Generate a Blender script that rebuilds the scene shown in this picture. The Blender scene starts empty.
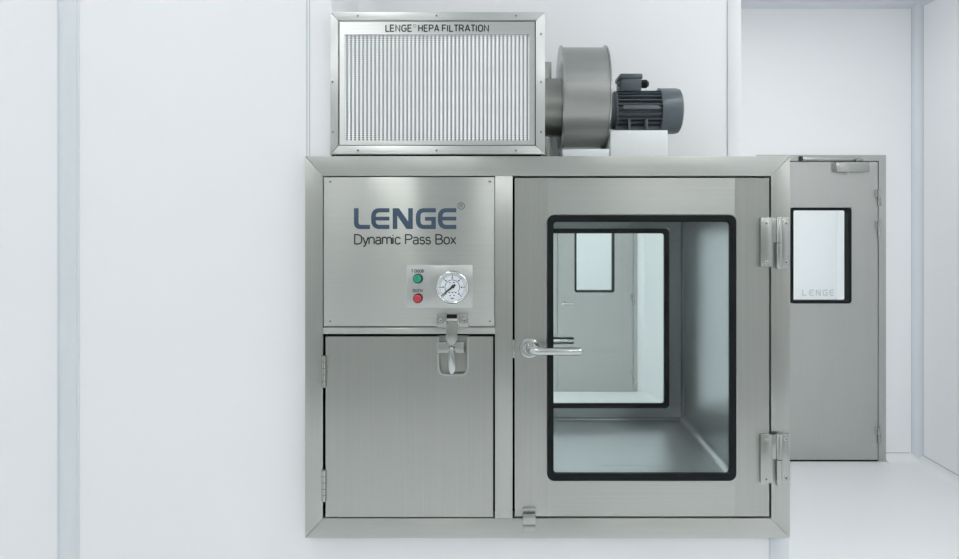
import bpy, bmesh, math
from mathutils import Vector, Matrix

# ------------------------------------------------------------------ set-up
sc = bpy.context.scene
COL = sc.collection
EYE = 1.6            # lens height above the floor
F = 661.0            # focal length, in the survey's units
VX, VY = 505.0, 218.0

def X(px, d): return (px - VX) * d / F
def Z(py, d): return EYE - (py - VY) * d / F

# ------------------------------------------------------------------ materials
def new_mat(name):
    m = bpy.data.materials.new(name); m.use_nodes = True
    nt = m.node_tree; b = nt.nodes['Principled BSDF']
    return m, nt, b

def plain(name, col, rough=0.5, metal=0.0, noise=0.03, scale=40, spec=0.5, coat=0.0, bump=0.0):
    m, nt, b = new_mat(name)
    N = nt.nodes; L = nt.links
    tc = N.new('ShaderNodeTexCoord'); nz = N.new('ShaderNodeTexNoise')
    nz.inputs['Scale'].default_value = scale; nz.inputs['Detail'].default_value = 3
    L.new(tc.outputs['Object'], nz.inputs['Vector'])
    mx = N.new('ShaderNodeMix'); mx.data_type = 'RGBA'
    mx.inputs['A'].default_value = (*[max(0, c * (1 - noise)) for c in col], 1)
    mx.inputs['B'].default_value = (*[min(1, c * (1 + noise)) for c in col], 1)
    L.new(nz.outputs['Fac'], mx.inputs['Factor'])
    L.new(mx.outputs['Result'], b.inputs['Base Color'])
    b.inputs['Roughness'].default_value = rough; b.inputs['Metallic'].default_value = metal
    b.inputs['Specular IOR Level'].default_value = spec
    b.inputs['Coat Weight'].default_value = coat
    if bump:
        bp = N.new('ShaderNodeBump'); bp.inputs['Strength'].default_value = bump
        bp.inputs['Distance'].default_value = 0.001
        L.new(nz.outputs['Fac'], bp.inputs['Height']); L.new(bp.outputs['Normal'], b.inputs['Normal'])
    return m

def brushed(name, grain, col=(0.535, 0.54, 0.51), rough=0.32, aniso=0.9, var=0.05):
    """Brushed stainless steel; grain = axis along which the brush lines run."""
    m, nt, b = new_mat(name)
    N = nt.nodes; L = nt.links
    tc = N.new('ShaderNodeTexCoord'); mp = N.new('ShaderNodeMapping')
    s = [420.0, 420.0, 420.0]; s['xyz'.index(grain)] = 2.5
    mp.inputs['Scale'].default_value = s
    L.new(tc.outputs['Object'], mp.inputs['Vector'])
    nz = N.new('ShaderNodeTexNoise'); nz.inputs['Scale'].default_value = 1.0; nz.inputs['Detail'].default_value = 4
    L.new(mp.outputs['Vector'], nz.inputs['Vector'])
    big = N.new('ShaderNodeTexNoise'); big.inputs['Scale'].default_value = 5.0; big.inputs['Detail'].default_value = 2
    L.new(tc.outputs['Object'], big.inputs['Vector'])
    ad = N.new('ShaderNodeMath'); ad.operation = 'MULTIPLY_ADD'
    ad.inputs[1].default_value = 0.3; L.new(big.outputs['Fac'], ad.inputs[0]); L.new(nz.outputs['Fac'], ad.inputs[2])
    mr = N.new('ShaderNodeMapRange'); mr.inputs['From Min'].default_value = 0.35; mr.inputs['From Max'].default_value = 0.95
    L.new(ad.outputs[0], mr.inputs['Value'])
    mx = N.new('ShaderNodeMix'); mx.data_type = 'RGBA'
    mx.inputs['A'].default_value = (*[c * (1 - var) for c in col], 1)
    mx.inputs['B'].default_value = (*[min(1, c * (1 + var)) for c in col], 1)
    L.new(mr.outputs['Result'], mx.inputs['Factor']); L.new(mx.outputs['Result'], b.inputs['Base Color'])
    rr = N.new('ShaderNodeMapRange'); rr.inputs['To Min'].default_value = rough - 0.04; rr.inputs['To Max'].default_value = rough + 0.06
    L.new(mr.outputs['Result'], rr.inputs['Value']); L.new(rr.outputs['Result'], b.inputs['Roughness'])
    b.inputs['Metallic'].default_value = 1.0
    b.inputs['Anisotropic'].default_value = aniso
    tg = N.new('ShaderNodeCombineXYZ')
    tv = {'x': (0.0001, 0.0, 1.0), 'z': (1.0, 0.0, 0.0001), 'y': (1.0, 0.0, 1.0)}[grain]
    for i in range(3): tg.inputs[i].default_value = tv[i]
    L.new(tg.outputs[0], b.inputs['Tangent'])
    bp = N.new('ShaderNodeBump'); bp.inputs['Strength'].default_value = 0.08; bp.inputs['Distance'].default_value = 0.0005
    L.new(nz.outputs['Fac'], bp.inputs['Height']); L.new(bp.outputs['Normal'], b.inputs['Normal'])
    return m

def glass(name, tint):
    m = bpy.data.materials.new(name); m.use_nodes = True
    nt = m.node_tree; N = nt.nodes; L = nt.links
    N.remove(N['Principled BSDF']); out = N['Material Output']
    tr = N.new('ShaderNodeBsdfTransparent'); tr.inputs['Color'].default_value = (*tint, 1)
    gl = N.new('ShaderNodeBsdfGlossy'); gl.inputs['Roughness'].default_value = 0.02
    fr = N.new('ShaderNodeFresnel'); fr.inputs['IOR'].default_value = 1.35
    mx = N.new('ShaderNodeMixShader')
    L.new(fr.outputs[0], mx.inputs[0]); L.new(tr.outputs[0], mx.inputs[1]); L.new(gl.outputs[0], mx.inputs[2])
    L.new(mx.outputs[0], out.inputs['Surface'])
    return m

def emitter(name, col, strength):
    m, nt, b = new_mat(name)
    b.inputs['Base Color'].default_value = (0.9, 0.9, 0.9, 1)
    b.inputs['Emission Color'].default_value = (*col, 1)
    b.inputs['Emission Strength'].default_value = strength
    return m

WALL = plain('white_panel', (0.870, 0.877, 0.888), 0.42, noise=0.008, scale=2.0)
PROF = plain('white_profile', (0.70, 0.735, 0.765), 0.20, noise=0.006, scale=3.0)
REAR = plain('grey_panel', (0.50, 0.515, 0.50), 0.45, noise=0.01, scale=2.0)  # unseen rear wall, greyed to darken what the steel reflects
CTRL = plain('plate_steel', (0.60, 0.61, 0.595), 0.34, 1.0, 0.03, 80)
CEIL = plain('ceiling_white', (0.84, 0.86, 0.87), 0.6, noise=0.008, scale=2.0)
FLOOR = plain('speckled_vinyl', (0.84, 0.855, 0.865), 0.28, noise=0.03, scale=190)
GROOVE = plain('joint_sealant', (0.52, 0.56, 0.58), 0.7)
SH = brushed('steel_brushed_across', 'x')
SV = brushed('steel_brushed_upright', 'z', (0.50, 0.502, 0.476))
FH = brushed('lit_filter_steel_across', 'x', (0.70, 0.705, 0.69), 0.36, 0.85)  # paler than the box steel: stronger ceiling light put into the colour
FV = brushed('lit_filter_steel_upright', 'z', (0.70, 0.705, 0.69), 0.36, 0.85)  # same pale base, with the ceiling light in its colour
SDOOR = brushed('door_steel', 'z', (0.52, 0.52, 0.50), 0.40, 0.4)
SIN = brushed('chamber_steel', 'x', (0.47, 0.49, 0.50), 0.30, 0.5)
POL = plain('polished_steel', (0.62, 0.63, 0.62), 0.16, 1.0, 0.02, 60)
SATIN = plain('satin_steel', (0.45, 0.455, 0.435), 0.26, 1.0, 0.04, 80)
SCREW = plain('screw_steel', (0.55, 0.56, 0.55), 0.3, 1.0, 0.05, 300)
DRUM = brushed('drum_steel', 'x', (0.43, 0.43, 0.415), 0.34, 0.3)
DARKST = plain('dull_duct_steel', (0.36, 0.36, 0.34), 0.36, 1.0, 0.1, 30)
RUB = plain('black_rubber', (0.009, 0.011, 0.012), 0.6, noise=0.1, scale=60, spec=0.15)
BLACK = plain('gap_shade_black', (0.006, 0.006, 0.006), 0.8)  # black that stands for shade in gaps, slots and recesses
INK = plain('black_ink', (0.02, 0.022, 0.025), 0.5)
BLUE = plain('slate_blue_ink', (0.045, 0.078, 0.125), 0.4, noise=0.08, scale=200)
GREYINK = plain('grey_etching', (0.56, 0.60, 0.61), 0.5)
GREEN = plain('green_lens', (0.0, 0.30, 0.17), 0.25, coat=0.4)
RED = plain('red_lens', (0.55, 0.035, 0.05), 0.25, coat=0.4)
DIAL = plain('dial_white', (0.80, 0.84, 0.88), 0.4, noise=0.01)
MOTOR = plain('motor_grey_paint', (0.080, 0.098, 0.112), 0.34, noise=0.06, scale=50)
MOTORC = plain('cowl_grey_paint', (0.105, 0.128, 0.145), 0.30, noise=0.05, scale=50)
RIBW = plain('white_grille_enamel', (0.92, 0.93, 0.93), 0.35, noise=0.02)
MEDIA = plain('shaded_filter_media', (0.06, 0.068, 0.072), 0.9, noise=0.1, scale=100)  # near black: shade behind the grille put into the pleats' colour
PLINTH = plain('white_enamel', (0.80, 0.83, 0.84), 0.35, noise=0.01)
GLASS = glass('clear_pane', (0.93, 0.955, 0.95))
GLASSD = glass('door_pane', (0.97, 0.98, 0.98))
LAMP = emitter('lamp_diffuser', (0.985, 1.0, 1.0), 6.9)
LAMPR = emitter('back_row_lamp_diffuser', (0.985, 1.0, 1.0), 9.3)
LAMPC = emitter('passage_lamp_diffuser', (0.985, 1.0, 1.0), 5.2)
LAMPB = emitter('rear_lamp_diffuser', (0.97, 1.0, 0.985), 11.5)
LAMPF = emitter('inner_room_lamp_diffuser', (0.97, 1.0, 0.985), 14.0)

# ------------------------------------------------------------------ mesh builder
def rrect(x0, x1, z0, z1, r, seg=6):
    pts = []
    for cx, cz, a0 in ((x1 - r, z1 - r, 0), (x0 + r, z1 - r, 90), (x0 + r, z0 + r, 180), (x1 - r, z0 + r, 270)):
        for i in range(seg + 1):
            a = math.radians(a0 + 90 * i / seg)
            pts.append((cx + r * math.cos(a), cz + r * math.sin(a)))
    return pts

class MB:
    def __init__(self): self.bm = bmesh.new(); self.mi = 0; self.sm = False
    def face(self, vs, sm=None):
        try:
            f = self.bm.faces.new(vs)
        except ValueError:
            return None
        f.material_index = self.mi; f.smooth = self.sm if sm is None else sm
        return f
    def box(self, x0, x1, y0, y1, z0, z1, bev=0.0):
        x0, x1 = sorted((x0, x1)); y0, y1 = sorted((y0, y1)); z0, z1 = sorted((z0, z1))
        v = [self.bm.verts.new(p) for p in ((x0,y0,z0),(x1,y0,z0),(x1,y1,z0),(x0,y1,z0),(x0,y0,z1),(x1,y0,z1),(x1,y1,z1),(x0,y1,z1))]
        fs = [self.face([v[i] for i in q], False) for q in ((3,2,1,0),(4,5,6,7),(0,1,5,4),(1,2,6,5),(2,3,7,6),(3,0,4,7))]
        if bev:
            es = {e for f in fs for e in f.edges}
            r = bmesh.ops.bevel(self.bm, geom=list(es), offset=bev, segments=2, profile=0.5, affect='EDGES')
            for f in r['faces']: f.material_index = self.mi
        return self
    def prism(self, pts, y0, y1, bev=0.0):
        """outline in x,z pushed from y0 (front) to y1"""
        a = [self.bm.verts.new((p[0], y0, p[1])) for p in pts]
        b = [self.bm.verts.new((p[0], y1, p[1])) for p in pts]
        n = len(pts)
        f0 = self.face(a, False); self.face(b[::-1], False)
        for i in range(n): self.face([a[i], b[i], b[(i+1) % n], a[(i+1) % n]], False)
        if bev and f0:
            r = bmesh.ops.bevel(self.bm, geom=list(f0.edges), offset=bev, segments=2, profile=0.5, affect='EDGES')
            for f in r['faces']: f.material_index = self.mi
        return self
    def ring(self, out, inn, y0, y1):
        n = len(out)
        A, B, C, D = ([self.bm.verts.new((p[0], y, p[1])) for p in s] for s, y in ((out,y0),(inn,y0),(out,y1),(inn,y1)))
        for i in range(n):
            j = (i + 1) % n
            self.face([A[i], A[j], B[j], B[i]], False); self.face([C[j], C[i], D[i], D[j]], False)
            self.face([A[j], A[i], C[i], C[j]], False); self.face([B[i], B[j], D[j], D[i]], False)
        return self
    def sweep(self, path, r, seg=14, caps=True):
        path = [Vector(p) for p in path]; rs = r if isinstance(r, (list, tuple)) else [r] * len(path)
        up = None; rings = []
        for i, p in enumerate(path):
            t = (path[min(i+1, len(path)-1)] - path[max(i-1, 0)]).normalized()
            if up is None:
                up = Vector((0,0,1)) if abs(t.z) < 0.9 else Vector((0,1,0))
            s = t.cross(up).normalized(); up = s.cross(t).normalized()
            rings.append([self.bm.verts.new(p + rs[i] * (math.cos(2*math.pi*k/seg) * s + math.sin(2*math.pi*k/seg) * up)) for k in range(seg)])
        for a, b in zip(rings, rings[1:]):
            for k in range(seg): self.face([a[k], a[(k+1) % seg], b[(k+1) % seg], b[k]], True)
        if caps: self.face(rings[0][::-1], False); self.face(rings[-1], False)
        return self
    def lathe(self, c, axis, prof, seg=48, smooth=True, cap=True):
        """prof = [(along, radius)] about the axis through c"""
        c = Vector(c); ax = Vector(axis).normalized()
        u = ax.orthogonal().normalized(); w = ax.cross(u); rings = []
        for h, r in prof:
            rings.append([self.bm.verts.new(c + ax*h + r*(math.cos(2*math.pi*k/seg)*u + math.sin(2*math.pi*k/seg)*w)) for k in range(seg)])
        for a, b in zip(rings, rings[1:]):
            for k in range(seg): self.face([a[k], a[(k+1) % seg], b[(k+1) % seg], b[k]], smooth)
        if cap: self.face(rings[0][::-1], False); self.face(rings[-1], False)
        return self
    def build(self, name, mats, parent=None, sharp=True):
        bmesh.ops.recalc_face_normals(self.bm, faces=self.bm.faces[:])
        me = bpy.data.meshes.new(name)
        off = Vector((0,0,0)); p = parent
        while p is not None: off += p.location; p = p.parent
        if parent is not None:
            for v in self.bm.verts: v.co -= off
            loc = Vector((0,0,0))
        else:
            loc = Vector((0,0,0))
        self.bm.to_mesh(me); self.bm.free()
        for m in (mats if isinstance(mats, (list, tuple)) else [mats]): me.materials.append(m)
        o = bpy.data.objects.new(name, me); COL.objects.link(o)
        o.location = loc
        if parent is not None: o.parent = parent
        if sharp: me.set_sharp_from_angle(angle=math.radians(40))
        return o

def thing(name, label, cat, loc, group=None):
    o = bpy.data.objects.new(name, None); COL.objects.link(o)
    o.location = loc; o.empty_display_size = 0.1
    o['label'] = label; o['category'] = cat
    if group: o['group'] = group
    return o

def struct(o): o['kind'] = 'structure'; return o
def lab(o, t): o['label'] = t; return o

def arc(cx, cz, rx, rz, a0, a1, n=10):
    return [(cx + rx*math.cos(math.radians(a0 + (a1 - a0)*i/n)), cz + rz*math.sin(math.radians(a0 + (a1 - a0)*i/n))) for i in range(n + 1)]
# narrow grotesque drawn as pen strokes: (advance, [polylines]); capitals 1 high, small letters .72
GLYPH = {
 'D': (.62, [[(0,0),(0,1),(.2,1)] + arc(.2,.70,.34,.30,90,0) + arc(.2,.30,.34,.30,0,-90) + [(0,0)]]),
 'P': (.58, [[(0,0),(0,1),(.26,1)] + arc(.26,.74,.24,.26,90,-90) + [(0,.48)]]),
 'B': (.62, [[(0,0),(0,1),(.25,1)] + arc(.25,.765,.22,.235,90,-90) + [(0,.53)], [(.25,.53)] + arc(.27,.265,.25,.265,90,-90) + [(0,0)]]),
 'y': (.46, [[(0,.72),(.205,.02)], [(.41,.72),(.19,-.1)] + arc(.08,-.12,.1,.12,-10,-90) + [(.02,-.24)]]),
 'n': (.50, [[(0,0),(0,.72)], [(0,.5)] + arc(.2,.5,.2,.22,180,0) + [(.4,0)]]),
 'm': (.80, [[(0,0),(0,.72)], [(0,.5)] + arc(.175,.5,.175,.22,180,0) + [(.35,0)], [(.35,.5)] + arc(.525,.5,.175,.22,180,0) + [(.70,0)]]),
 'a': (.50, [arc(.19,.52,.18,.20,160,0) + [(.37,.1),(.41,0)], [(.37,.42),(.2,.40)] + arc(.17,.20,.17,.20,90,270) + arc(.2,.2,.17,.2,-90,0)]),
 'i': (.16, [[(0,0),(0,.72)], [(0,.88),(0,.99)]]),
 'c': (.46, [arc(.2,.47,.2,.25,20,180) + arc(.2,.25,.2,.25,180,340)]),
 's': (.44, [arc(.17,.545,.16,.175,20,90) + arc(.17,.545,.16,.175,90,240) + arc(.18,.20,.17,.20,70,-90) + arc(.18,.20,.18,.20,-90,-165)]),
 'o': (.50, [arc(.2,.47,.2,.25,0,180) + arc(.2,.25,.2,.25,180,360) + [(.4,.47)]]),
 'x': (.42, [[(0,.72),(.38,0)], [(.38,.72),(0,0)]]),
 'L': (.45, [[(0,1),(0,0),(.42,0)]]),
 'E': (.56, [[(.44,1),(0,1),(0,0),(.45,0)], [(0,.52),(.40,.52)]]),
 'N': (.64, [[(0,0),(0,1),(.48,0),(.48,1)]]),
 'G': (.64, [arc(.26,.68,.26,.32,30,180) + arc(.26,.32,.26,.32,180,360) + [(.52,.46),(.28,.46)]]),
 'H': (.62, [[(0,0),(0,1)], [(.48,0),(.48,1)], [(0,.52),(.48,.52)]]),
 'A': (.62, [[(0,0),(.26,1),(.30,1),(.56,0)], [(.09,.32),(.47,.32)]]),
 'F': (.52, [[(0,0),(0,1),(.43,1)], [(0,.51),(.39,.51)]]),
 'I': (.16, [[(0,0),(0,1)]]),
 'T': (.54, [[(0,1),(.48,1)], [(.24,1),(.24,0)]]),
 'R': (.62, [[(0,0),(0,1),(.25,1)] + arc(.25,.75,.24,.25,90,-90) + [(0,.50)], [(.27,.50),(.52,0)]]),
 'O': (.64, [arc(.26,.68,.26,.32,0,180) + arc(.26,.32,.26,.32,180,360) + [(.52,.68)]]),
 'X': (.58, [[(0,1),(.50,0)], [(.50,1),(0,0)]]),
 '-': (.34, [[(0,.48),(.24,.48)]]),
 ' ': (.30, []),
}
def stroke(mb, pts, w, y, ext):
    """a pen stroke of width w along pts (x,z)"""
    P_ = [Vector(p) for p in pts]
    P_ = [p for i, p in enumerate(P_) if i == 0 or (p - P_[i-1]).length > 1e-7]
    n = len(P_); Lf, Rt = [], []
    for i, p in enumerate(P_):
        d0 = (P_[i] - P_[i-1]).normalized() if i else None
        d1 = (P_[i+1] - P_[i]).normalized() if i < n - 1 else None
        d0 = d0 or d1; d1 = d1 or d0
        n0, n1 = Vector((-d0.y, d0.x)), Vector((-d1.y, d1.x)); b = n0 + n1
        b = b.normalized() if b.length > 1e-4 else n0
        s = w / 2 / max(0.45, b.dot(n0))
        Lf.append(p + b*s); Rt.append(p - b*s)
    vl = [mb.bm.verts.new((q.x, y - ext, q.y)) for q in Lf]; vr = [mb.bm.verts.new((q.x, y - ext, q.y)) for q in Rt]
    for i in range(n - 1): mb.face([vl[i], vr[i], vr[i+1], vl[i+1]], False)
def add_text(mb, s, x0, x1, z0, z1, y, extr=0.0006, pen=0.12, gap=0.0):
    """lettering on a baseline z0, capitals up to z1, set between x0 and x1"""
    h = z1 - z0; tot = sum(GLYPH[c][0] + gap for c in s) - (GLYPH[s[-1]][0] + gap) + max(p[0] for l in GLYPH[s[-1]][1] for p in l)
    kx = (x1 - x0 - pen*h) / (tot * h); x = x0 + pen*h/2
    for c in s:
        adv, lines = GLYPH[c]
        for l in lines:
            stroke(mb, [(x + px*h*kx, z0 + pen*h/2 + pz*h*(1 - pen)) for px, pz in l], pen*h, y, extr)
        x += (adv + gap) * h * kx

def screw(parent, x, z, y, r=0.0042, name='screw'):
    m = MB(); m.lathe((x, y, z), (0, -1, 0), [(0, r), (0.0008, r), (0.0014, r*0.75)], 14)
    m.mi = 1
    m.box(x - r*0.6, x + r*0.6, y - 0.0016, y - 0.0013, z - r*0.14, z + r*0.14)
    m.box(x - r*0.14, x + r*0.14, y - 0.0016, y - 0.0013, z - r*0.6, z + r*0.6)
    return m.build(name, [SCREW, BLACK], parent)

# ------------------------------------------------------------------ room
CZ = 3.027                       # ceiling height
XL, XN, XE = -0.455, -0.4036, 0.659           # niche's left return; free end of the partition
YF, YN, YB = 1.54, 1.85, 2.20    # partition face, niche back, partition rear
YR = 4.35                        # far wall with the steel door
XR = 2.722; XW = -3.0; YC = -2.6
Y2 = 6.10                        # far wall of the inner room

m = MB(); m.box(-3.1, 4.1, -2.7, 8.1, -0.08, 0.0); struct(m.build('floor', FLOOR))
m = MB(); m.box(-3.1, 4.1, -2.7, 8.1, CZ, CZ + 0.08); struct(m.build('ceiling', CEIL))

D = 1.5
bxl, bxr, bzt, bzb = X(305, D), X(790, D), Z(156, D), Z(538, D)
LEDGE = bzt - 0.004
m = MB()
m.box(XW, XL, YF, YB, 0, LEDGE); m.box(XW, XN, YF, YB, LEDGE, CZ)   # left of the niche
m.box(XL, XE - 0.001, YF, YB, 0, bzb + 0.003)      # under the pass box
m.box(0.612, XE - 0.001, YF, YB, bzb + 0.003, LEDGE)
m.box(XN, XE - 0.001, YN, YB, LEDGE, CZ)           # niche back, above the pass box
struct(m.build('wall_front', WALL))
m = MB(); m.box(XW - 0.1, XW, YC - 0.1, Y2, 0, CZ); struct(m.build('wall_left', WALL))
m = MB(); m.box(XR, XR + 0.08, YC - 0.1, YR + 0.07, 0, CZ); struct(m.build('wall_right', WALL))
m = MB(); m.box(XW, XR, YC - 0.1, YC, 0, CZ); struct(m.build('wall_rear', REAR))

# steel door's frame in the far wall
f0, f1, ft = X(757, 4.34), X(886, 4.34), Z(155, 4.34)
m = MB()
m.box(1.36, f0, YR, YR + 0.07, 0, CZ); m.box(f1, XR, YR, YR + 0.07, 0, CZ); m.box(f0, f1, YR, YR + 0.07, ft, CZ)
struct(m.build('wall_back', WALL))
# divider between the passage and the inner room (skewed in plan)
m = MB()
p = [(0.655, 2.2), (0.72, 2.2), (1.42, 4.35), (1.36, 4.35)]
for (a, b) in ((0, CZ),):
    lo = [m.bm.verts.new((x, y, a)) for x, y in p]; hi = [m.bm.verts.new((x, y, b)) for x, y in p]
    m.face(lo[::-1]); m.face(hi)
    for i in range(4): m.face([lo[i], lo[(i+1) % 4], hi[(i+1) % 4], hi[i]])
struct(m.build('wall_middle', WALL))
# inner room: right wall (skewed), far wall with its own door
g0, g1, gt = X(554, 6.09), X(637.5, 6.09), 2.06
m = MB()
m.box(XW, g0, Y2, Y2 + 0.07, 0, CZ); m.box(g1, 1.40, Y2, Y2 + 0.07, 0, CZ); m.box(g0, g1, Y2, Y2 + 0.07, gt, CZ)
struct(m.build('wall_far', WALL))
m = MB()
p = [(1.283, Y2), (1.66, 4.42), (1.69, 4.42), (1.40, Y2)]
lo = [m.bm.verts.new((x, y, 0)) for x, y in p]; hi = [m.bm.verts.new((x, y, CZ)) for x, y in p]
m.face(lo[::-1]); m.face(hi)
for i in range(4): m.face([lo[i], lo[(i+1) % 4], hi[(i+1) % 4], hi[i]])
struct(m.build('wall_inner', WALL))
# hall behind both doors
m = MB(); m.box(-0.6, 4.1, 8.0, 8.08, 0, CZ); struct(m.build('wall_hall_back', WALL))
m = MB(); m.box(4.02, 4.1, 4.35, 8.0, 0, CZ); m.box(2.835, 4.02, 4.35, 4.42, 0, CZ); struct(m.build('wall_hall_right', WALL))
m = MB(); m.box(-0.6, -0.52, 6.17, 8.0, 0, CZ); struct(m.build('wall_hall_left', WALL))

# ---- trims
def cove(m, cx, cy, r, sx, sy, z0, z1, seg=8):
    """concave fillet standing in the corner at cx,cy; sx,sy = direction of the open side"""
    pts = [(cx, cy)]
    for i in range(seg + 1):
        a = math.radians(90 * i / seg)
        pts.append((cx + sx * r * (1 - math.sin(a)), cy + sy * r * (1 - math.cos(a))))
    lo = [m.bm.verts.new((x, y, z0)) for x, y in pts]; hi = [m.bm.verts.new((x, y, z1)) for x, y in pts]
    n = len(pts)
    m.face(lo[::-1], False); m.face(hi, False)
    for i in range(n): m.face([lo[i], lo[(i+1) % n], hi[(i+1) % n], hi[i]], 0 < i < n - 1)

# rounded joint profile on the left of the front wall
def joint(px0, px1, y, depth, z0, z1, name):
    a, b = X(px0, y), X(px1, y); w = b - a
    m = MB()
    pts = [(a, y), (a + 0.003, y - 0.004)]
    for i in range(11):
        t = i / 10; pts.append((a + 0.006 + (w - 0.012) * t, y - 0.004 - depth * math.sin(math.pi * t) ** 0.7))
    pts += [(b - 0.003, y - 0.004), (b, y)]
    lo = [m.bm.verts.new((x, yy, z0)) for x, yy in pts]; hi = [m.bm.verts.new((x, yy, z1)) for x, yy in pts]
    n = len(pts)
    m.face(lo[::-1], False); m.face(hi, False)
    for i in range(n): m.face([lo[i], lo[(i+1) % n], hi[(i+1) % n], hi[i]], True)
    return struct(m.build(name, PROF))
joint(57, 80, YF, 0.010, 0, CZ, 'trim_1')
# niche corner strip (left): sealant line and inner cove
m = MB()
m.box(X(306.5, YF), X(307.3, YF), YF - 0.0008, YF, LEDGE, CZ); m.box(X(309.3, YF), X(310.0, YF), YF - 0.0008, YF, LEDGE, CZ)
struct(m.build('trim_2', GROOVE))
m = MB(); cove(m, XN, YN, 0.06, 1, -1, LEDGE, CZ); struct(m.build('trim_3', WALL))
# end profiles of the partition, above the ledge and below the pass box
m = MB(); m.box(X(727.5, YN), XE + 0.001, YN - 0.003, YB, LEDGE, CZ, 0.001); struct(m.build('trim_4', WALL))
m = MB(); m.box(X(726.8, YN), X(727.5, YN), YN - 0.0006, YN, LEDGE, CZ); struct(m.build('trim_5', GROOVE))
m = MB(); m.box(X(769.5, YF), XE + 0.001, YF - 0.004, YB, 0, bzb - 0.001, 0.001); struct(m.build('trim_6', PROF))
# far right corner cove, ceiling coves, floor skirting
m = MB(); cove(m, XR, YR, 0.045, -1, -1, 0.0, CZ); struct(m.build('trim_7', PROF))
m = MB(); m.box(XR - 0.0490, XR - 0.0445, YR - 0.001, YR, 0.05, CZ - 0.05)
m.box(XR - 0.001, XR, YR - 0.052, YR - 0.0445, 0.05, CZ - 0.05); struct(m.build('trim_8', GROOVE))
def cove_h(m, p0, p1, r, up, nrm, seg=6):
    """concave fillet along a floor or ceiling edge; nrm points into the room, up = +1 floor / -1 ceiling"""
    n = Vector(nrm); P0, P1 = Vector(p0), Vector(p1); prof = [(0, 0)]
    for i in range(seg + 1):
        a = math.radians(90 * i / seg); prof.append((r * (1 - math.sin(a)), r * (1 - math.cos(a))))
    A = [m.bm.verts.new(P0 + n*u + Vector((0,0,up*v))) for u, v in prof]
    B = [m.bm.verts.new(P1 + n*u + Vector((0,0,up*v))) for u, v in prof]
    k = len(prof)
    m.face(A, False); m.face(B[::-1], False)
    for i in range(k): m.face([A[i], A[(i+1) % k], B[(i+1) % k], B[i]], 0 < i < k - 1)
m = MB(); cove_h(m, (1.42, YR, CZ), (XR, YR, CZ), 0.05, -1, (0,-1,0)); struct(m.build('trim_9', PROF))
m = MB(); cove_h(m, (XR, YR, CZ), (XR, YC, CZ), 0.05, -1, (-1,0,0)); struct(m.build('trim_10', PROF))
m = MB(); cove_h(m, (f1, YR, 0), (XR, YR, 0), 0.052, 1, (0,-1,0))
m.mi = 1; m.box(f1, XR - 0.06, YR - 0.0012, YR, 0.052, 0.058); struct(m.build('baseboard_back', [FLOOR, GROOVE]))
m = MB(); cove_h(m, (XR, YR, 0), (XR, YC, 0), 0.052, 1, (-1,0,0))
m.mi = 1; m.box(XR - 0.0012, XR, YC, YR - 0.05, 0.050, 0.058); struct(m.build('baseboard_right', [FLOOR, GROOVE]))

# ------------------------------------------------------------------ doors
LET = {
 'L': (0.77, [(0,1),(.22,1),(.22,.32),(.235,.25),(.28,.21),(.34,.2),(.77,.2),(.77,0),(.27,0),(.15,.025),(.07,.08),(.02,.16),(0,.27)]),
 'E': (0.87, [(.87,1),(.34,1),(.20,.965),(.09,.88),(.02,.75),(0,.6),(0,.4),(.02,.25),(.09,.12),(.20,.035),(.34,0),(.87,0),(.87,.2),(.38,.2),(.30,.22),(.24,.28),(.222,.36),(.22,.41),(.87,.41),(.87,.59),(.22,.59),(.222,.64),(.24,.72),(.30,.78),(.38,.8),(.87,.8)]),
 'N': (0.96, [(0,0),(0,1),(.30,1),(.74,.36),(.74,1),(.96,1),(.96,0),(.66,0),(.22,.64),(.22,0)]),
 'G': (0.96, [(.96,1),(.34,1),(.20,.965),(.09,.88),(.02,.75),(0,.6),(0,.4),(.02,.25),(.09,.12),(.20,.035),(.34,0),(.96,0),(.96,.58),(.44,.58),(.44,.40),(.74,.40),(.74,.2),(.38,.2),(.30,.22),(.24,.28),(.225,.38),(.225,.62),(.24,.72),(.30,.78),(.38,.8),(.96,.8)]),
}
def logo(m, x0s, widths, z0, h, y, ext=0.0006):
    for ch, x0, w in zip('LENGE', x0s, widths):
        W, pts = LET[ch]
        m.prism([(x0 + px / W * w, z0 + pz * h) for px, pz in pts], y - ext, y)

YD = 4.34                                            # face of the far steel door
def door_hinge(parent, x, z, y, h=0.105):
    m = MB(); m.lathe((x, y - 0.006, z), (0,0,1), [(-h/2, .008), (-0.001, .008), (-0.001, .006), (0.001, .006), (0.001, .008), (h/2, .008)], 14)
    m.box(x - 0.022, x, y - 0.003, y, z, z + h/2); m.box(x, x + 0.018, y - 0.003, y, z - h/2, z)
    return m.build('hinge', SATIN, parent)

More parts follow.
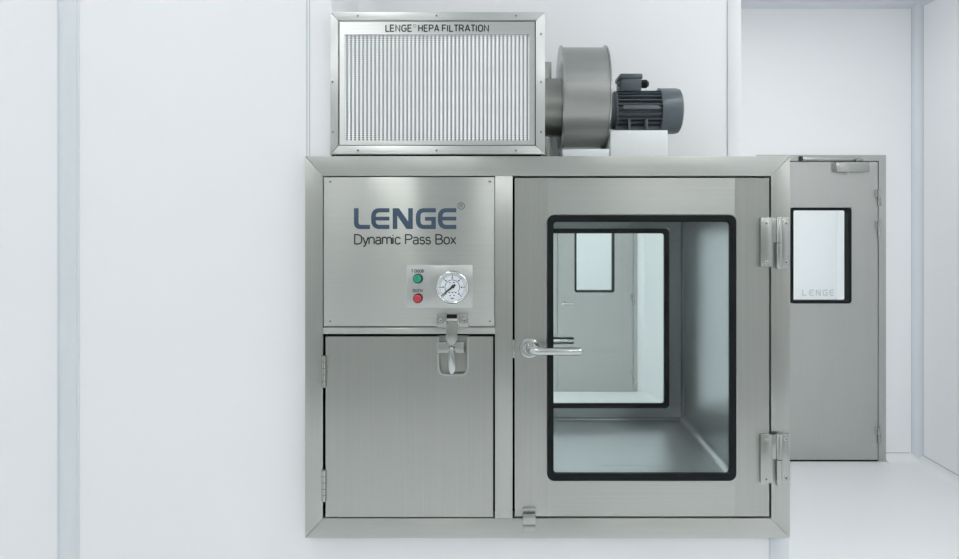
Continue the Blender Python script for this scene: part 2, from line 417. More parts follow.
def steel_door(name, x0, x1, top, y, lx0, lx1, lt, wx0, wx1, wz0, wz1, bot=0.006):
    """frame x0..x1 x top; leaf lx0..lx1 x lt; window wx0..wx1, wz0..wz1 (outer edge of its seal)"""
    root = bpy.data.objects.new(name, None); COL.objects.link(root); root.location = ((x0 + x1)/2, y, 0)
    root['kind'] = 'structure'
    m = MB()
    m.mi = 1
    m.box(x0, lx0 - 0.004, y, y + 0.08, 0, top); m.box(lx1 + 0.004, x1, y, y + 0.08, 0, top)
    m.mi = 0
    m.box(lx0 - 0.004, lx1 + 0.004, y, y + 0.08, lt + 0.006, top)
    m.mi = 2
    m.box(lx0 - 0.004, lx1 + 0.004, y + 0.055, y + 0.06, lt, lt + 0.006)
    m.box(lx0 - 0.004, lx0, y + 0.055, y + 0.06, 0, lt); m.box(lx1, lx1 + 0.004, y + 0.055, y + 0.06, 0, lt)
    m.box(lx0, lx1, y + 0.003, y + 0.05, 0, bot)
    m.build('door_frame', [SH, SDOOR, BLACK], root)
    m = MB(); r = 0.012
    o = [(lx0, bot), (lx1, bot), (lx1, lt), (lx0, lt)]; i = [(wx0, wz0), (wx1, wz0), (wx1, wz1), (wx0, wz1)]
    m.ring(o, i, y + 0.002, y + 0.05)
    leaf = m.build('door_leaf', SDOOR, root)
    m = MB(); s = 0.019
    m.ring(rrect(wx0, wx1, wz0, wz1, 0.022), rrect(wx0 + s, wx1 - s, wz0 + s, wz1 - s, 0.01), y - 0.002, y + 0.056)
    m.build('window_seal', RUB, leaf)
    m = MB(); m.box(wx0 + s*.5, wx1 - s*.5, y + 0.030, y + 0.036, wz0 + s*.5, wz1 - s*.5)
    lab(m.build('window_pane', GLASSD, leaf), 'clear glass pane')
    return root, leaf

d1, leaf1 = steel_door('door_1', f0, f1, ft, YD, X(765, YD), X(878, YD), Z(162, YD), X(790.5, YD), X(851.5, YD), Z(303.5, YD), Z(207.5, YD), Z(459.8, YD))
m = MB(); z0 = Z(296.5, YD); h = 6.5*YD/F
xs = [804, 811, 817.8, 824.8, 831.5]; logo(m, [X(x, YD) for x in xs], [4.5*YD/F, 5*YD/F, 5.2*YD/F, 5.2*YD/F, 4.6*YD/F], z0, h, YD + 0.030)
m.build('pane_lettering', GREYINK, leaf1)
for py in (198, 229, 435): door_hinge(d1, X(878.4, YD), Z(py, YD), YD)
m = MB()
m.box(X(833, YD), X(866, YD), YD - 0.045, YD + 0.002, Z(172.5, YD), Z(162.5, YD), 0.004)
m.mi = 1; m.sweep([(X(846, YD), YD - 0.022, Z(172.4, YD)), (X(846, YD), YD - 0.022, Z(174, YD))], 0.008, 12)
m.build('door_closer', [SATIN, SCREW], d1)
m = MB(); m.box(X(800, YD), X(862, YD), YD - 0.016, YD, Z(160.6, YD), Z(157, YD), 0.002)
m.mi = 1; m.box(X(799, YD), X(802, YD), YD - 0.018, YD, Z(161, YD), Z(156.5, YD), 0.002)
arm = m.build('closer_track', [SATIN, INK], d1)
m = MB(); m.sweep([(X(853, YD), YD - 0.03, Z(161.4, YD)), (X(858, YD), YD - 0.026, Z(159.6, YD)), (X(862, YD), YD - 0.02, Z(158.6, YD))], 0.006, 10)
m.build('closer_arm', POL, d1)

YE = 6.09
d2, leaf2 = steel_door('door_2', g0, g1, gt, YE, X(557.5, YE), X(633, YE), gt - 0.05, X(574.5, YE), X(614.5, YE), Z(292.5, YE), Z(222, YE), Z(391.5, YE))
for py in (300, 378): door_hinge(d2, X(633.3, YE), Z(py, YE), YE)
m = MB(); hx = X(563, YE); hz = Z(303, YE)
m.lathe((hx, YE + 0.002, hz), (0,-1,0), [(0, 0.024), (0.008, 0.024), (0.008, 0.012), (0.05, 0.012)], 18)
m.sweep([(hx, YE - 0.048, hz), (hx + 0.02, YE - 0.05, hz), (X(573.5, YE), YE - 0.05, hz)], 0.0105, 12)
m.build('lever_handle', POL, d2)

# ------------------------------------------------------------------ pass box
pb = thing('pass_box', 'stainless steel pass box with a large glazed door and blue lettering on the white wall', 'pass box', (X(547, D), D, bzb))

def P(px, py): return (X(px, D), Z(py, D))
def pbox(m, x0, x1, y0, y1, ya, yb, bev=0.0): m.box(X(x0, D), X(x1, D), ya, yb, Z(y1, D), Z(y0, D), bev)
FA, FB = 1.500, 1.5385

m = MB(); b = 0.0006
m.mi = 0
m.prism([P(305.2,156.2), P(323,176), P(771,176), P(789.8,156.2)], FA, FB, b)
m.prism([P(305.2,538), P(789.8,538), P(771,518.4), P(323,518.4)], FA, FB, b)
m.prism([P(323,327.5), P(323,334), P(495,334), P(495,327.5)], FA, FB, b)
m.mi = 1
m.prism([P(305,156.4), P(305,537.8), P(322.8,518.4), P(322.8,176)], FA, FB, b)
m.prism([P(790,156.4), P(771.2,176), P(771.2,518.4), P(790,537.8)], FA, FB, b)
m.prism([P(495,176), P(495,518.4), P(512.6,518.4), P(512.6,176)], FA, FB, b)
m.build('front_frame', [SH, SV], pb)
m = MB()
m.box(-0.450, 0.606, FB + 0.0005, 1.5415, bzb + 0.008, bzt - 0.006)    # placeholder bounds, cut below
m.bm.clear()
ci0, ci1, cz0, cz1 = X(518, D), X(765, D), Z(512, D), Z(180, D)
# casing: an open tray of dull steel round the works, built into the wall
for q in ((-0.450, 0.606, bzb + 0.006, bzb + 0.009), (-0.450, 0.606, bzt - 0.009, bzt - 0.006)):
    m.box(q[0], q[1], FB, 2.195, q[2], q[3])
m.box(-0.450, -0.447, FB, 2.195, bzb + 0.009, bzt - 0.009); m.box(0.6045, 0.606, FB, 2.195, bzb + 0.009, bzt - 0.009)
m.mi = 1
m.box(-0.446, X(505, D), FB + 0.001, FB + 0.004, bzb + 0.010, bzt - 0.010)                              # black sheet standing for shade in the gaps round the left doors
m.ring([(X(505, D), bzb + 0.010), (0.604, bzb + 0.010), (0.604, bzt - 0.010), (X(505, D), bzt - 0.010)],
       [(ci0, cz0), (ci1, cz0), (ci1, cz1), (ci0, cz1)], FB + 0.001, FB + 0.004)
m.build('casing', [SATIN, BLACK], pb)

# upper service panel
up = MB(); pbox(up, 324, 494.5, 177.2, 326.2, 1.4975, FB, 0.0008)
panel = up.build('service_panel', SH, pb)
for x, y in ((330.5, 181.5), (490, 181.5), (330.5, 321), (490, 321)): screw(panel, *P(x, y), 1.4975)
m = MB()
lx = [354.2, 371.4, 392.9, 416, 438]; lw = [16, 18.2, 20.1, 20, 18.4]; k = D / F
logo(m, [X(x, D) for x in lx], [w*k for w in lw], Z(229, D), 20.8*k, 1.4975)
lab(m.build('brand_lettering', BLUE, panel), 'dark blue LENGE lettering')
m = MB(); c = P(461.3, 206)
m.ring([(c[0] + 3.7*k*math.cos(a*math.pi/12), c[1] + 3.7*k*math.sin(a*math.pi/12)) for a in range(24)],
       [(c[0] + 3.1*k*math.cos(a*math.pi/12), c[1] + 3.1*k*math.sin(a*math.pi/12)) for a in range(24)], 1.4969, 1.4975)
add_text(m, 'R', X(459.8, D), X(463, D), Z(208.2, D), Z(203.8, D), 1.4975)
m.build('registered_mark', BLUE, panel)
m = MB(); add_text(m, 'Dynamic Pass Box', X(354.3, D), X(456.5, D), Z(244.6, D), Z(234.0, D), 1.4975, pen=0.125, gap=0.02)
lab(m.build('caption_lettering', INK, panel), 'thin black Dynamic Pass Box lettering')

# control plate with lamps and gauge
PY = 1.4945
m = MB(); m.prism(rrect(X(407, D), X(472.8, D), Z(307.5, D), Z(264.8, D), 0.003), PY, 1.4975, 0.0008)
cp = m.build('control_plate', CTRL, pb)
for nm, yy, mt, lb in (('push_button', 278.3, GREEN, 'green push button'), ('push_button', 298, RED, 'red push button')):
    m = MB(); c = P(418.2, yy)
    m.lathe((c[0], PY, c[1]), (0,-1,0), [(0, 4.8*k), (0.003, 4.8*k), (0.004, 4.3*k), (0.004, 3.9*k)], 28)
    m.mi = 1; m.lathe((c[0], PY - 0.003, c[1]), (0,-1,0), [(0, 3.9*k), (0.004, 3.9*k), (0.0055, 3.2*k), (0.006, 1.5*k)], 28)
    lab(m.build(nm, [RUB, mt], cp), lb)
m = MB(); add_text(m, 'T-DOOB', X(411.5, D), X(424.3, D), Z(272.4, D), Z(269.2, D), PY, 0.0004, 0.17, 0.12)
m.build('button_caption', INK, cp)
m = MB(); add_text(m, 'DIXDN', X(413, D), X(423.2, D), Z(291.9, D), Z(288.7, D), PY, 0.0004, 0.17, 0.12)
m.build('button_caption', INK, cp)
gc = P(452.6, 286.8)
m = MB(); m.lathe((gc[0], PY, gc[1]), (0,-1,0), [(0, 16.6*k), (0.006, 16.6*k), (0.009, 16.0*k), (0.010, 15.2*k), (0.009, 14.4*k), (0.005, 14.2*k), (0.001, 14.2*k)], 56)
gauge = m.build('pressure_gauge', POL, pb)
m = MB(); m.lathe((gc[0], PY, gc[1]), (0,-1,0), [(0.001, 14.2*k), (0.004, 14.2*k)], 48)
m.mi = 1
def arc_tick(a, r0, r1, w):
    a = math.radians(a); dx, dz = math.cos(a), math.sin(a)
    pts = [(gc[0] + r*k*dx - s*w*k*dz, gc[1] + r*k*dz + s*w*k*dx) for r, s in ((r0,-1),(r1,-1),(r1,1),(r0,1))]
    m.prism(pts, PY - 0.0044, PY - 0.004)
for i in range(31):
    a = 225 - i * 9
    arc_tick(a, 11.6 if i % 5 else 10.6, 13.2, 0.16 if i % 5 else 0.3)
for i in range(0, 28):
    a = 220 - i * 9.4
    arc_tick(a, 7.0, 7.5, 0.7)
for dx, dz, w in ((-3, -5.2, 1.2), (0.2, -5.2, 1.2), (3.2, -5.2, 1.2), (-2, -8.2, 1.0), (1.8, -8.2, 1.0), (0, -11, 2.2), (-2.5, 4.6, 1.0), (1.5, 4.8, 1.2)):
    m.box(gc[0] + (dx - w*.7)*k, gc[0] + (dx + w*.7)*k, PY - 0.0044, PY - 0.004, gc[1] + (dz - .45)*k, gc[1] + (dz + .45)*k)
for i in range(7):
    a = math.radians(225 - i * 45); x, z = gc[0] + 9.2*k*math.cos(a), gc[1] + 9.2*k*math.sin(a)
    m.box(x - 0.8*k, x + 0.8*k, PY - 0.0044, PY - 0.004, z - 0.6*k, z + 0.6*k)
lab(m.build('dial_face', [DIAL, INK], gauge), 'white dial with black tick marks')
m = MB(); y = PY - 0.006
tip, tail = (gc[0] - 10.8*k, gc[1] - 8.6*k), (gc[0] + 3.0*k, gc[1] + 2.6*k)
d = Vector((tip[0]-tail[0], tip[1]-tail[1])).normalized(); n = Vector((-d.y, d.x))
m.prism([(tail[0] + n.x*1.1*k, tail[1] + n.y*1.1*k), (tail[0] - n.x*1.1*k, tail[1] - n.y*1.1*k), (tip[0] - n.x*.3*k, tip[1] - n.y*.3*k), (tip[0] + n.x*.3*k, tip[1] + n.y*.3*k)], y - 0.0008, y)
m.lathe((gc[0] + .6*k, PY - 0.004, gc[1] + .6*k), (0,-1,0), [(0, 1.7*k), (0.004, 1.5*k)], 20)
m.build('gauge_needle', INK, gauge)

# lower left access door
ad = MB(); ad.prism([P(*q) for q in [(325.8,516.6),(493.0,516.6),(493.0,336.4),(468.2,336.4),(468.2,366),(467.4,370.4),(465,373.6),(461,374.8),(445.4,374.8),(441.6,373.6),(439,370.4),(438.2,366),(438.2,336.4),(325.8,336.4)]], 1.4985, 1.5100)
ad.box(X(437, D), X(470, D), 1.5105, 1.513, Z(378, D), Z(336.4, D))
# pocket for the latch is a raised-lip dish on the door's face
acc = ad.build('access_door', SV, pb)
def butt_hinge(parent, px, y0, y1):
    m = MB(); x = X(px, D); za, zb = Z(y1, D), Z(y0, D); n = 5; h = (zb - za) / n
    for i in range(n):
        m.lathe((x, 1.4955, za + h*i), (0,0,1), [(0.0004, .0048), (h - 0.0004, .0048)], 14)
    m.box(x - 0.006, x + 0.006, 1.4965, 1.501, za, zb)
    return m.build('hinge', SATIN, parent)
butt_hinge(acc, 324.4, 355, 387); butt_hinge(acc, 324.4, 469, 500.5)
m = MB()
m.ring([P(*q) for q in [(437.5,336.5),(437.5,366),(438.2,371),(441,374.6),(445.5,375.6),(461,375.6),(465.6,374.6),(468,371),(468.8,366),(468.8,336.5)]],
       [P(*q) for q in [(439,336.5),(439,366),(439.8,370),(442,373),(446,374),(460.6,374),(464.4,373),(466.6,370),(467.3,366),(467.3,336.5)]], 1.4960, 1.4986)
m.build('latch_recess', [CTRL, SATIN], acc)

# toggle latch
lt = MB(); lt.prism(rrect(X(436.8, D), X(468.6, D), Z(327, D), Z(314, D), 0.002), 1.4945, 1.4975, 0.0006)
latch = lt.build('toggle_latch', SATIN, pb)
screw(latch, *P(440.7, 319.8), 1.4945, 0.0036); screw(latch, *P(464.6, 319.8), 1.4945, 0.0036)
m = MB(); m.box(X(445, D), X(447.4, D), 1.482, 1.4945, Z(323, D), Z(313.4, D), 0.0006); m.box(X(457.6, D), X(460, D), 1.482, 1.4945, Z(323, D), Z(313.4, D), 0.0006)
m.mi = 1; m.box(X(447.4, D), X(457.6, D), 1.4935, 1.4945, Z(321, D), Z(314, D))
m.build('catch_bracket', [SATIN, BLACK], latch)
m = MB(); m.sweep([(X(445.5, D), 1.486, Z(318.8, D)), (X(459.5, D), 1.486, Z(318.8, D))], 0.0036, 14); m.build('catch_pin', POL, latch)
m = MB(); m.prism([P(446.6,320.5), P(446.6,338), P(448.5,342), P(451.3,344.5), P(453.2,344.5), P(456,342), P(457.8,338), P(457.8,320.5)], 1.4845, 1.488, 0.0006)
m.build('latch_strap', SATIN, latch)
for s, pts in ((1, [(438.2,341.6),(449.5,341.6),(452,346),(449,352),(438.2,352)]), (-1, [(464.2,341.6),(455.6,341.6),(453,346),(456,352),(464.2,352)])):
    m = MB(); m.prism([P(*q) for q in (pts if s == 1 else pts[::-1])], 1.489, 1.5100, 0.0006); m.build('latch_clip', SATIN, latch)
screw(latch, *P(441.6, 345.6), 1.489, 0.002); screw(latch, *P(461.4, 345.6), 1.489, 0.002)
m = MB(); pts = []
for i in range(20):
    a = 2*math.pi*i/20; w = 3.6 * (1 - 0.25*math.sin(a)) ; pts.append(P(452.4 + w*math.cos(a), 360.3 - 12.2*math.sin(a)))
m.prism(pts, 1.4835, 1.4895, 0.0012)
m.lathe((X(452.4, D), 1.4785, Z(347.5, D)), (0,-1,0), [(-0.012, 1.9*k), (0, 1.9*k), (0.001, 1.4*k)], 18)
m.build('latch_lever', POL, latch)

# main glazed door
wx0, wx1, wz0, wz1 = X(547, D), X(735.5, D), Z(480, D), Z(215, D)
dx0, dx1, dz0, dz1 = X(514.8, D), X(768.9, D), Z(516, D), Z(178, D)
DY = 1.4985
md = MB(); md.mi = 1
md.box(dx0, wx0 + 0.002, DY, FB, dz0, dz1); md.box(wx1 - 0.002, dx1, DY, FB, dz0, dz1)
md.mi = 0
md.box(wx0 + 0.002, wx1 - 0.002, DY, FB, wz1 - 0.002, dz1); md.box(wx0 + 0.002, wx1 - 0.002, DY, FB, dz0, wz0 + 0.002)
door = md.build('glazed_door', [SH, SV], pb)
m = MB()
m.ring(rrect(wx0 - 0.0022, wx1 + 0.0022, wz0 - 0.0022, wz1 + 0.0022, 0.018), rrect(wx0, wx1, wz0, wz1, 0.016), DY - 0.0012, DY)
m.mi = 1
m.ring(rrect(wx0, wx1, wz0, wz1, 0.016), rrect(X(553.4, D), X(729.2, D), Z(473, D), Z(222, D), 0.008), DY - 0.004, DY + 0.006)
lab(m.build('window_seal', [SATIN, RUB], door), 'black rubber window seal')
m = MB(); m.box(X(550.5, D), X(732.2, D), 1.5046, 1.5100, Z(476, D), Z(219, D))
lab(m.build('window_pane', GLASS, door), 'clear glass pane')

def door_lever(parent, inside=False):
    s = -1 if not inside else 1
    y0 = DY if not inside else FB
    cx, cz = P(529.2, 348)
    m = MB(); m.lathe((cx, y0, cz), (0, s, 0), [(0, 10.2*k), (0.004, 10.2*k), (0.0065, 9.2*k), (0.0070, 7.5*k), (0.0066, 5.6*k), (0.0085, 5.0*k), (0.012, 4.6*k)], 40)
    h = m.build('door_handle' if not inside else 'inner_handle', POL, parent)
    ye = y0 + s * 0.058; zz = cz + (0.0043 if not inside else -0.001); r = 0.0088; R = 0.022
    path = [(cx, y0 + s*0.006, zz + 0.002)]
    for i in range(9):
        a = math.pi/2 * i / 8
        path.append((cx + R*(1 - math.cos(a)), ye - s*R*(1 - math.sin(a)), zz))
    xe = X(581, 1.44)
    path += [(xe - 0.004, ye, zz), (xe, ye, zz)]
    rs = [r]*(len(path)-2) + [r, r*0.9]
    m = MB(); m.sweep(path, rs, 18); m.build('lever', POL, h)
    return h
h1 = door_lever(door); lab(h1, 'polished steel lever handle')
door_lever(door, True)

def leaf_hinge(y0, y1):
    """lift-off hinge of the glazed door"""
    za, zb = Z(y1, D), Z(y0, D); zm = (za + zb) / 2
    m = MB(); m.box(X(758.8, D), X(770.6, D), 1.489, DY, za + 0.002, zb, 0.0012)
    hg = m.build('hinge', SATIN, door)
    m = MB(); x = X(777, D)
    m.lathe((x, 1.490, zm + 0.0008), (0,0,1), [(0, 3.1*k), (zb - zm - 0.002, 3.1*k), (zb - zm, 2.6*k)], 24)
    m.box(X(770, D), x, 1.4885, 1.4915, zm + 0.001, zb - 0.001, 0.0005)
    m.build('hinge_knuckle', SATIN, hg)
    m = MB()
    m.lathe((x, 1.490, za - 0.002), (0,0,1), [(0, 2.6*k), (0.002, 3.1*k), (zm - za + 0.0012, 3.1*k)], 24)
    m.box(x, X(788.6, D), 1.4945, 1.5005, za, zb, 0.001)
    m.build('hinge_base', SATIN, hg)
    for yy in (y0 + 5.5, y1 - 5.5):
        screw(hg, *P(764.5, yy), 1.489, 0.0038); screw(hg, *P(785.0, yy), 1.4945, 0.0038)
leaf_hinge(217.5, 267.5); leaf_hinge(432.8, 482.5)
m = MB(); pbox(m, 522.8, 535.4, 511.8, 522, 1.486, DY, 0.0008); pbox(m, 522.8, 535.4, 506.5, 511.0, 1.494, DY, 0.0006)
ctch = m.build('door_catch', SATIN, door)
m = MB(); pbox(m, 522.8, 535.4, 522.8, 530, 1.489, FA, 0.0008); m.build('catch_keeper', SATIN, ctch)
m = MB(); pbox(m, 512.6, 514.8, 340, 358, 1.4995, 1.510, 0.0003); m.build('strike_plate', SATIN, pb)

# chamber
CY0, CY1 = 1.5435, 2.19
rc = 0.022
m = MB(); t = 0.0025
m.ring(rrect(ci0 - t, ci1 + t, cz0 - t, cz1 + t, rc + t, 5), rrect(ci0, ci1, cz0, cz1, rc, 5), CY0, CY1)
ch = m.build('chamber_liner', SIN, pb)
for pl in ch.data.polygons: pl.use_smooth = True
ch.data.set_sharp_from_angle(angle=math.radians(30))
DB = CY1
rw0, rw1, rz0, rz1 = X(527, DB), X(669, DB), Z(408, DB), Z(228.5, DB)
m = MB()
m.ring([(ci0, cz0), (ci1, cz0), (ci1, cz1), (ci0, cz1)], [(rw0, rz0), (rw1, rz0), (rw1, rz1), (rw0, rz1)], CY1, CY1 + 0.035)
rd = m.build('rear_door', SIN, pb)
m = MB()
for p0, p1 in (((ci0, cz0), (ci1, cz0)), ((ci1, cz0), (ci1, cz1)), ((ci1, cz1), (ci0, cz1)), ((ci0, cz1), (ci0, cz0))):
    m.sweep([(p0[0], CY1 - 0.001, p0[1]), (p1[0], CY1 - 0.001, p1[1])], 0.007, 12)
m.build('chamber_weld', SIN, pb)
m = MB(); m.ring(rrect(rw0, rw1, rz0, rz1, 0.012), rrect(X(532, DB), X(664, DB), Z(403.4, DB), Z(233.4, DB), 0.008), CY1 - 0.004, CY1 + 0.008)
m.build('window_seal', RUB, rd)
m = MB(); m.box(X(529, DB), X(667, DB), CY1 + 0.0085, CY1 + 0.014, Z(406, DB), Z(231, DB)); lab(m.build('window_pane', GLASS, rd), 'clear glass pane')
# hole for the rear window through the partition is the casing itself; sides behind it are open to the inner room

# ------------------------------------------------------------------ filter unit
FD = 1.52
fx0, fx1, fz0, fz1 = X(330.2, FD), X(545, FD), Z(154.2, FD), Z(12, FD)
fu = thing('filter_unit', 'stainless steel HEPA filter housing with a slotted white grille, on top of the pass box', 'air filter', ((fx0+fx1)/2, FD, LEDGE))
def Q(px, py): return (X(px, FD), Z(py, FD))
m = MB(); m.mi = 2; m.box(fx0 + 0.008, fx1 - 0.008, FD + 0.02, 1.67, bzt + 0.0005, fz0 + 0.001)
m.mi = 1
for q in ((fx0 + .002, fx0 + .004, fz0 + .002, fz1 - .002), (fx1 - .004, fx1 - .002, fz0 + .002, fz1 - .002), (fx0 + .002, fx1 - .002, fz0 + .002, fz0 + .004), (fx0 + .002, fx1 - .002, fz1 - .004, fz1 - .002)):
    m.box(q[0], q[1], FD + 0.012, 1.68, q[2], q[3])
m.box(fx0 + .002, fx1 - .002, 1.678, 1.68, fz0 + .002, fz1 - .002)
m.build('housing', [FH, FV, RUB], fu)
m = MB(); b = 0.0008
i0, i1, j0, j1 = 338.4, 535.8, 20.4, 145.6
m.mi = 0
m.prism([Q(330.3,12), Q(i0,j0), Q(i1,j0), Q(544.9,12)], FD, FD + 0.014, b); m.prism([Q(330.3,154.2), Q(544.9,154.2), Q(i1,j1), Q(i0,j1)], FD, FD + 0.014, b)
m.mi = 1
m.prism([Q(330.2,12.2), Q(330.2,154), Q(i0-.1,j1), Q(i0-.1,j0)], FD, FD + 0.014, b); m.prism([Q(545,12.2), Q(i1+.1,j0), Q(i1+.1,j1), Q(545,154)], FD, FD + 0.014, b)
ff = m.build('front_frame', [FH, FV], fu)
for px, py in ((358, 15.8), (436.5, 15.8), (516, 15.8), (358, 150.4), (436.5, 150.4), (516, 150.4), (332.6, 82), (541, 34), (541, 82), (541, 132), (332.6, 132)):
    screw(ff, *Q(px, py), FD, 0.0034)
m = MB(); m.mi = 1
m.ring([Q(i0-.6,j1+.6), Q(i1+.6,j1+.6), Q(i1+.6,j0-.6), Q(i0-.6,j0-.6)], [Q(i0+1,j1-1), Q(i1-1,j1-1), Q(i1-1,j0+1), Q(i0+1,j0+1)], FD + 0.010, FD + 0.016)
m.mi = 0
gx0, gx1, gy0, gy1 = 344.2, 529.4, 34.2, 140.2
m.ring([Q(i0+.9,j1-.9), Q(i1-.9,j1-.9), Q(i1-.9,j0+.9), Q(i0+.9,j0+.9)], [Q(gx0,gy1), Q(gx1,gy1), Q(gx1,gy0), Q(gx0,gy0)], FD + 0.002, FD + 0.012)
fp = m.build('face_plate', [FH, BLACK], fu)
m = MB(); add_text(m, 'LENGE', X(385.2, FD), X(412.2, FD), Z(31.8, FD), Z(24.3, FD), FD + 0.002, pen=0.165, gap=0.10)
add_text(m, 'HEPA', X(418, FD), X(439.4, FD), Z(31.8, FD), Z(24.3, FD), FD + 0.002, pen=0.165, gap=0.10)
add_text(m, 'FILTRATION', X(441.8, FD), X(489, FD), Z(31.8, FD), Z(24.3, FD), FD + 0.002, pen=0.165, gap=0.10)
stroke(m, [(p[0], p[1]) for p in arc(X(414.6, FD), Z(25.8, FD), 1.4*FD/F, 1.4*FD/F, 0, 360, 14)], 0.0009, FD + 0.002, 0.0006)
lab(m.build('plate_lettering', INK, fp), 'black LENGE HEPA FILTRATION lettering')
m = MB(); nr = 46; kf = FD / F; pitch = (gx1 - gx0) / nr
for i in range(nr + 1):
    px = gx0 + pitch * i; m.sweep([(X(px, FD), FD + 0.0085, Z(gy1 + .2, FD)), (X(px, FD), FD + 0.0085, Z(gy0 - .2, FD))], 0.0028, 8, False)
nb = 50
for j in range(nb + 1):
    z = Z(gy0 + (gy1 - gy0) * j / nb, FD); m.box(X(gx0, FD), X(gx1, FD), FD + 0.0070, FD + 0.0115, z - 0.0008, z + 0.0008)
lab(m.build('grille', RIBW, fp), 'white slotted grille')
m = MB(); m.sm = False
pts = []
for i in range(nr * 2 + 1):
    pts.append((X(gx0 + pitch * i / 2, FD), FD + (0.018 if i % 2 else 0.035)))
lo = [m.bm.verts.new((x, y, Z(gy1 + .5, FD))) for x, y in pts]; hi = [m.bm.verts.new((x, y, Z(gy0 - .5, FD))) for x, y in pts]
for i in range(len(pts) - 1): m.face([lo[i], lo[i+1], hi[i+1], hi[i]])
m.build('pleated_media', MEDIA, fu)

# ------------------------------------------------------------------ fan
FX, FY, FZ = 0.19, 1.685, 1.9046
fan = thing('centrifugal_fan', 'steel drum blower driven by a dark grey electric motor, on top of the pass box', 'fan', (0.25, FY, LEDGE))
m = MB(); m.lathe((0.141, FY, FZ), (1,0,0), [(0, 0.1265), (0.110, 0.1265)], 72)
drum = m.build('drum_housing', DRUM, fan)
for x in (0.138, 0.249):
    m = MB(); m.lathe((x, FY, FZ), (1,0,0), [(0, 0.126), (0, 0.1315), (0.0035, 0.1315), (0.0035, 0.126)], 72)
    m.lathe((x + 0.0005, FY, FZ), (1,0,0), [(0, 0.0), (0, 0.127), (0.002, 0.127), (0.002, 0.0)], 72, False, False)
    m.build('drum_flange', SATIN, fan)
m = MB(); m.lathe((fx1 + 0.002, FY, 1.881), (1,0,0), [(0, 0.0735), (0.046, 0.0735)], 48); m.build('inlet_duct', DARKST, fan)
m = MB(); m.box(fx1 + 0.001, 0.119, 1.69, 1.78, LEDGE, 2.0, 0.001)
m.build('duct_collar', SATIN, fan)
m = MB()
m.box(0.139, 0.253, 1.60, 1.77, LEDGE, 1.767, 0.002); m.box(0.150, 0.242, 1.670, 1.700, 1.766, 1.784); m.box(0.2555, 0.394, 1.60, 1.77, LEDGE, 1.8125, 0.002)
lab(m.build('mounting_base', PLINTH, fan), 'white mounting base')
MZ = 1.870; MY = 1.672
m = MB(); m.lathe((0.2525, MY, MZ), (1,0,0), [(0, 0.050), (0.008, 0.050), (0.008, 0.044), (0.022, 0.044), (0.022, 0.050), (0.027, 0.050), (0.027, 0.043), (0.142, 0.043)], 40)
m.box(0.275, 0.385, MY - 0.030, MY + 0.030, 1.8125, 1.832, 0.002)
motor = m.build('motor', MOTOR, fan)
m = MB()
for i in range(28):
    a = 2*math.pi*i/28 + 0.05
    if abs(a - math.pi/2) < 0.30: continue
    u = Vector((0, math.cos(a), math.sin(a))); w = Vector((0, -math.sin(a), math.cos(a)))
    c0 = Vector((0.278, MY, MZ)); c1 = Vector((0.390, MY, MZ))
    vs = []
    for c in (c0, c1):
        for r, s in ((0.041, -1), (0.0535, -0.8), (0.0535, 0.8), (0.041, 1)): vs.append(m.bm.verts.new(c + u*r + w*s*0.0014))
    m.face(vs[:4]); m.face(vs[4:][::-1])
    for j in range(4): m.face([vs[j], vs[4+j], vs[4+(j+1) % 4], vs[(j+1) % 4]])
m.build('cooling_fins', MOTOR, motor)
m = MB(); m.lathe((0.3865, MY, MZ), (1,0,0), [(0, 0.052), (0, 0.0575), (0.040, 0.0575), (0.050, 0.0555), (0.0535, 0.050), (0.0555, 0.040), (0.056, 0.0)], 48, True, False)
lab(m.build('fan_cowl', MOTORC, motor), 'paler grey rounded end cowl')
m = MB(); m.box(0.287, 0.338, MY - 0.036, MY + 0.034, 1.915, 1.944, 0.003); m.box(0.284, 0.341, MY - 0.038, MY + 0.036, 1.944, 1.958, 0.004)
m.lathe((0.287, MY - 0.02, 1.934), (-1,0,0), [(0, 0.006), (0.006, 0.006)], 12)
m.build('terminal_box', MOTOR, motor)
m = MB(); m.lathe((0.338, MY - 0.010, 1.937), (1,0,0), [(0, 0.008), (0.005, 0.008), (0.005, 0.0105), (0.018, 0.0105), (0.021, 0.007), (0.023, 0.006)], 6, False)
m.build('cable_gland', RUB, motor)
m = MB(); m.box(0.290, 0.378, MY - 0.0555, MY - 0.050, 1.866, 1.876, 0.001); m.build('name_plate', MOTORC, motor)
for x in (0.302, 0.345):
    m = MB(); m.box(x, x + 0.006, MY - 0.052, MY - 0.035, 1.8125, 1.842, 0.001); m.build('foot_rib', MOTOR, motor)

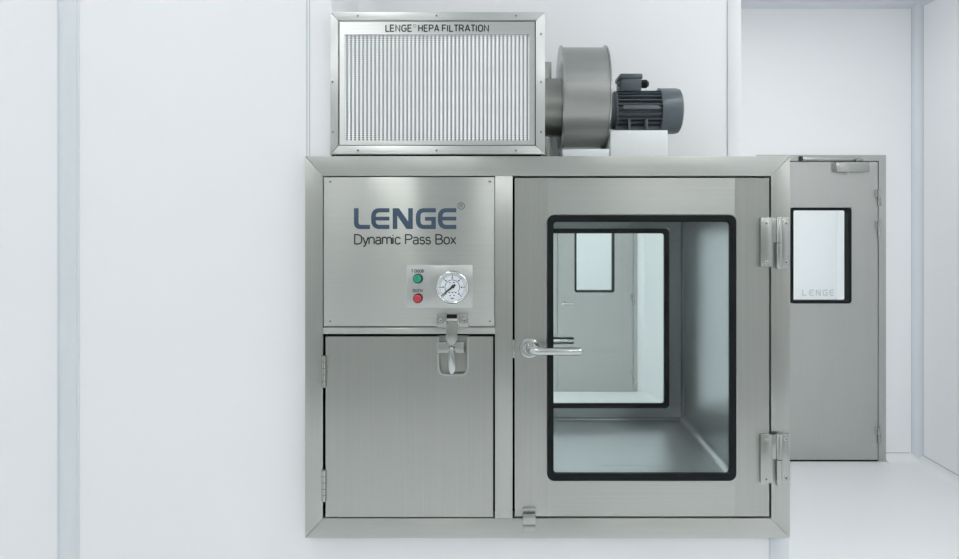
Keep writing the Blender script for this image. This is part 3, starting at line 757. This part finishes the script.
# ------------------------------------------------------------------ ceiling lights
def lamp(x, y, wx, wy, mat):
    o = thing('ceiling_light', 'flat white light panel set in the white ceiling', 'light', (x, y, CZ), 'ceiling light panels')
    m = MB(); a, b = wx/2, wy/2
    for q in ((x-a, x-a+.02, y-b, y+b), (x+a-.02, x+a, y-b, y+b), (x-a+.02, x+a-.02, y-b, y-b+.02), (x-a+.02, x+a-.02, y+b-.02, y+b)):
        m.box(q[0], q[1], q[2], q[3], CZ - 0.012, CZ)
    m.build('light_frame', PLINTH, o)
    m = MB(); m.box(x-a+.02, x+a-.02, y-b+.02, y+b-.02, CZ - 0.008, CZ - 0.002); m.build('diffuser', mat, o)
for x in (-2.35, -0.76, 1.05, 2.35):
    for y in (-1.75, 0.42): lamp(x, y, 0.28, 1.36, LAMP if y > 0 else LAMPR)
lamp(1.75, 2.85, 0.6, 1.2, LAMPC); lamp(1.75, 1.3, 0.6, 1.2, LAMPC)  # the nearer panel is added, to brighten the niche's left return
for x, y in ((-1.6, 4.2), (0.1, 4.2)): lamp(x, y, 0.6, 1.2, LAMPF)
for x, y in ((2.85, 6.0), (0.8, 7.1)): lamp(x, y, 0.6, 1.2, LAMPB)

# ------------------------------------------------------------------ world, camera, view
w = bpy.data.worlds.new('World'); sc.world = w; w.use_nodes = True
w.node_tree.nodes['Background'].inputs[0].default_value = (0.8, 0.85, 0.9, 1)
w.node_tree.nodes['Background'].inputs[1].default_value = 0.3
cam = bpy.data.cameras.new('camera'); co = bpy.data.objects.new('camera', cam); COL.objects.link(co)
co.location = (0, 0, EYE); co.rotation_euler = (math.radians(90), 0, 0)
cam.sensor_fit = 'HORIZONTAL'; cam.sensor_width = 36.0; cam.lens = F / 959 * 36.0
cam.shift_x = (479.5 - VX) / 959; cam.shift_y = (VY - 279.5) / 959
cam.clip_start = 0.05
sc.camera = co
vs = sc.view_settings
vs.view_transform = 'Standard'; vs.look = 'None'; vs.gamma = 1.0; vs.use_curve_mapping = False
vs.exposure = 0.0
sc.cycles.use_denoising = True
sc.cycles.max_bounces = 16; sc.cycles.diffuse_bounces = 8; sc.cycles.glossy_bounces = 8; sc.cycles.transparent_max_bounces = 16
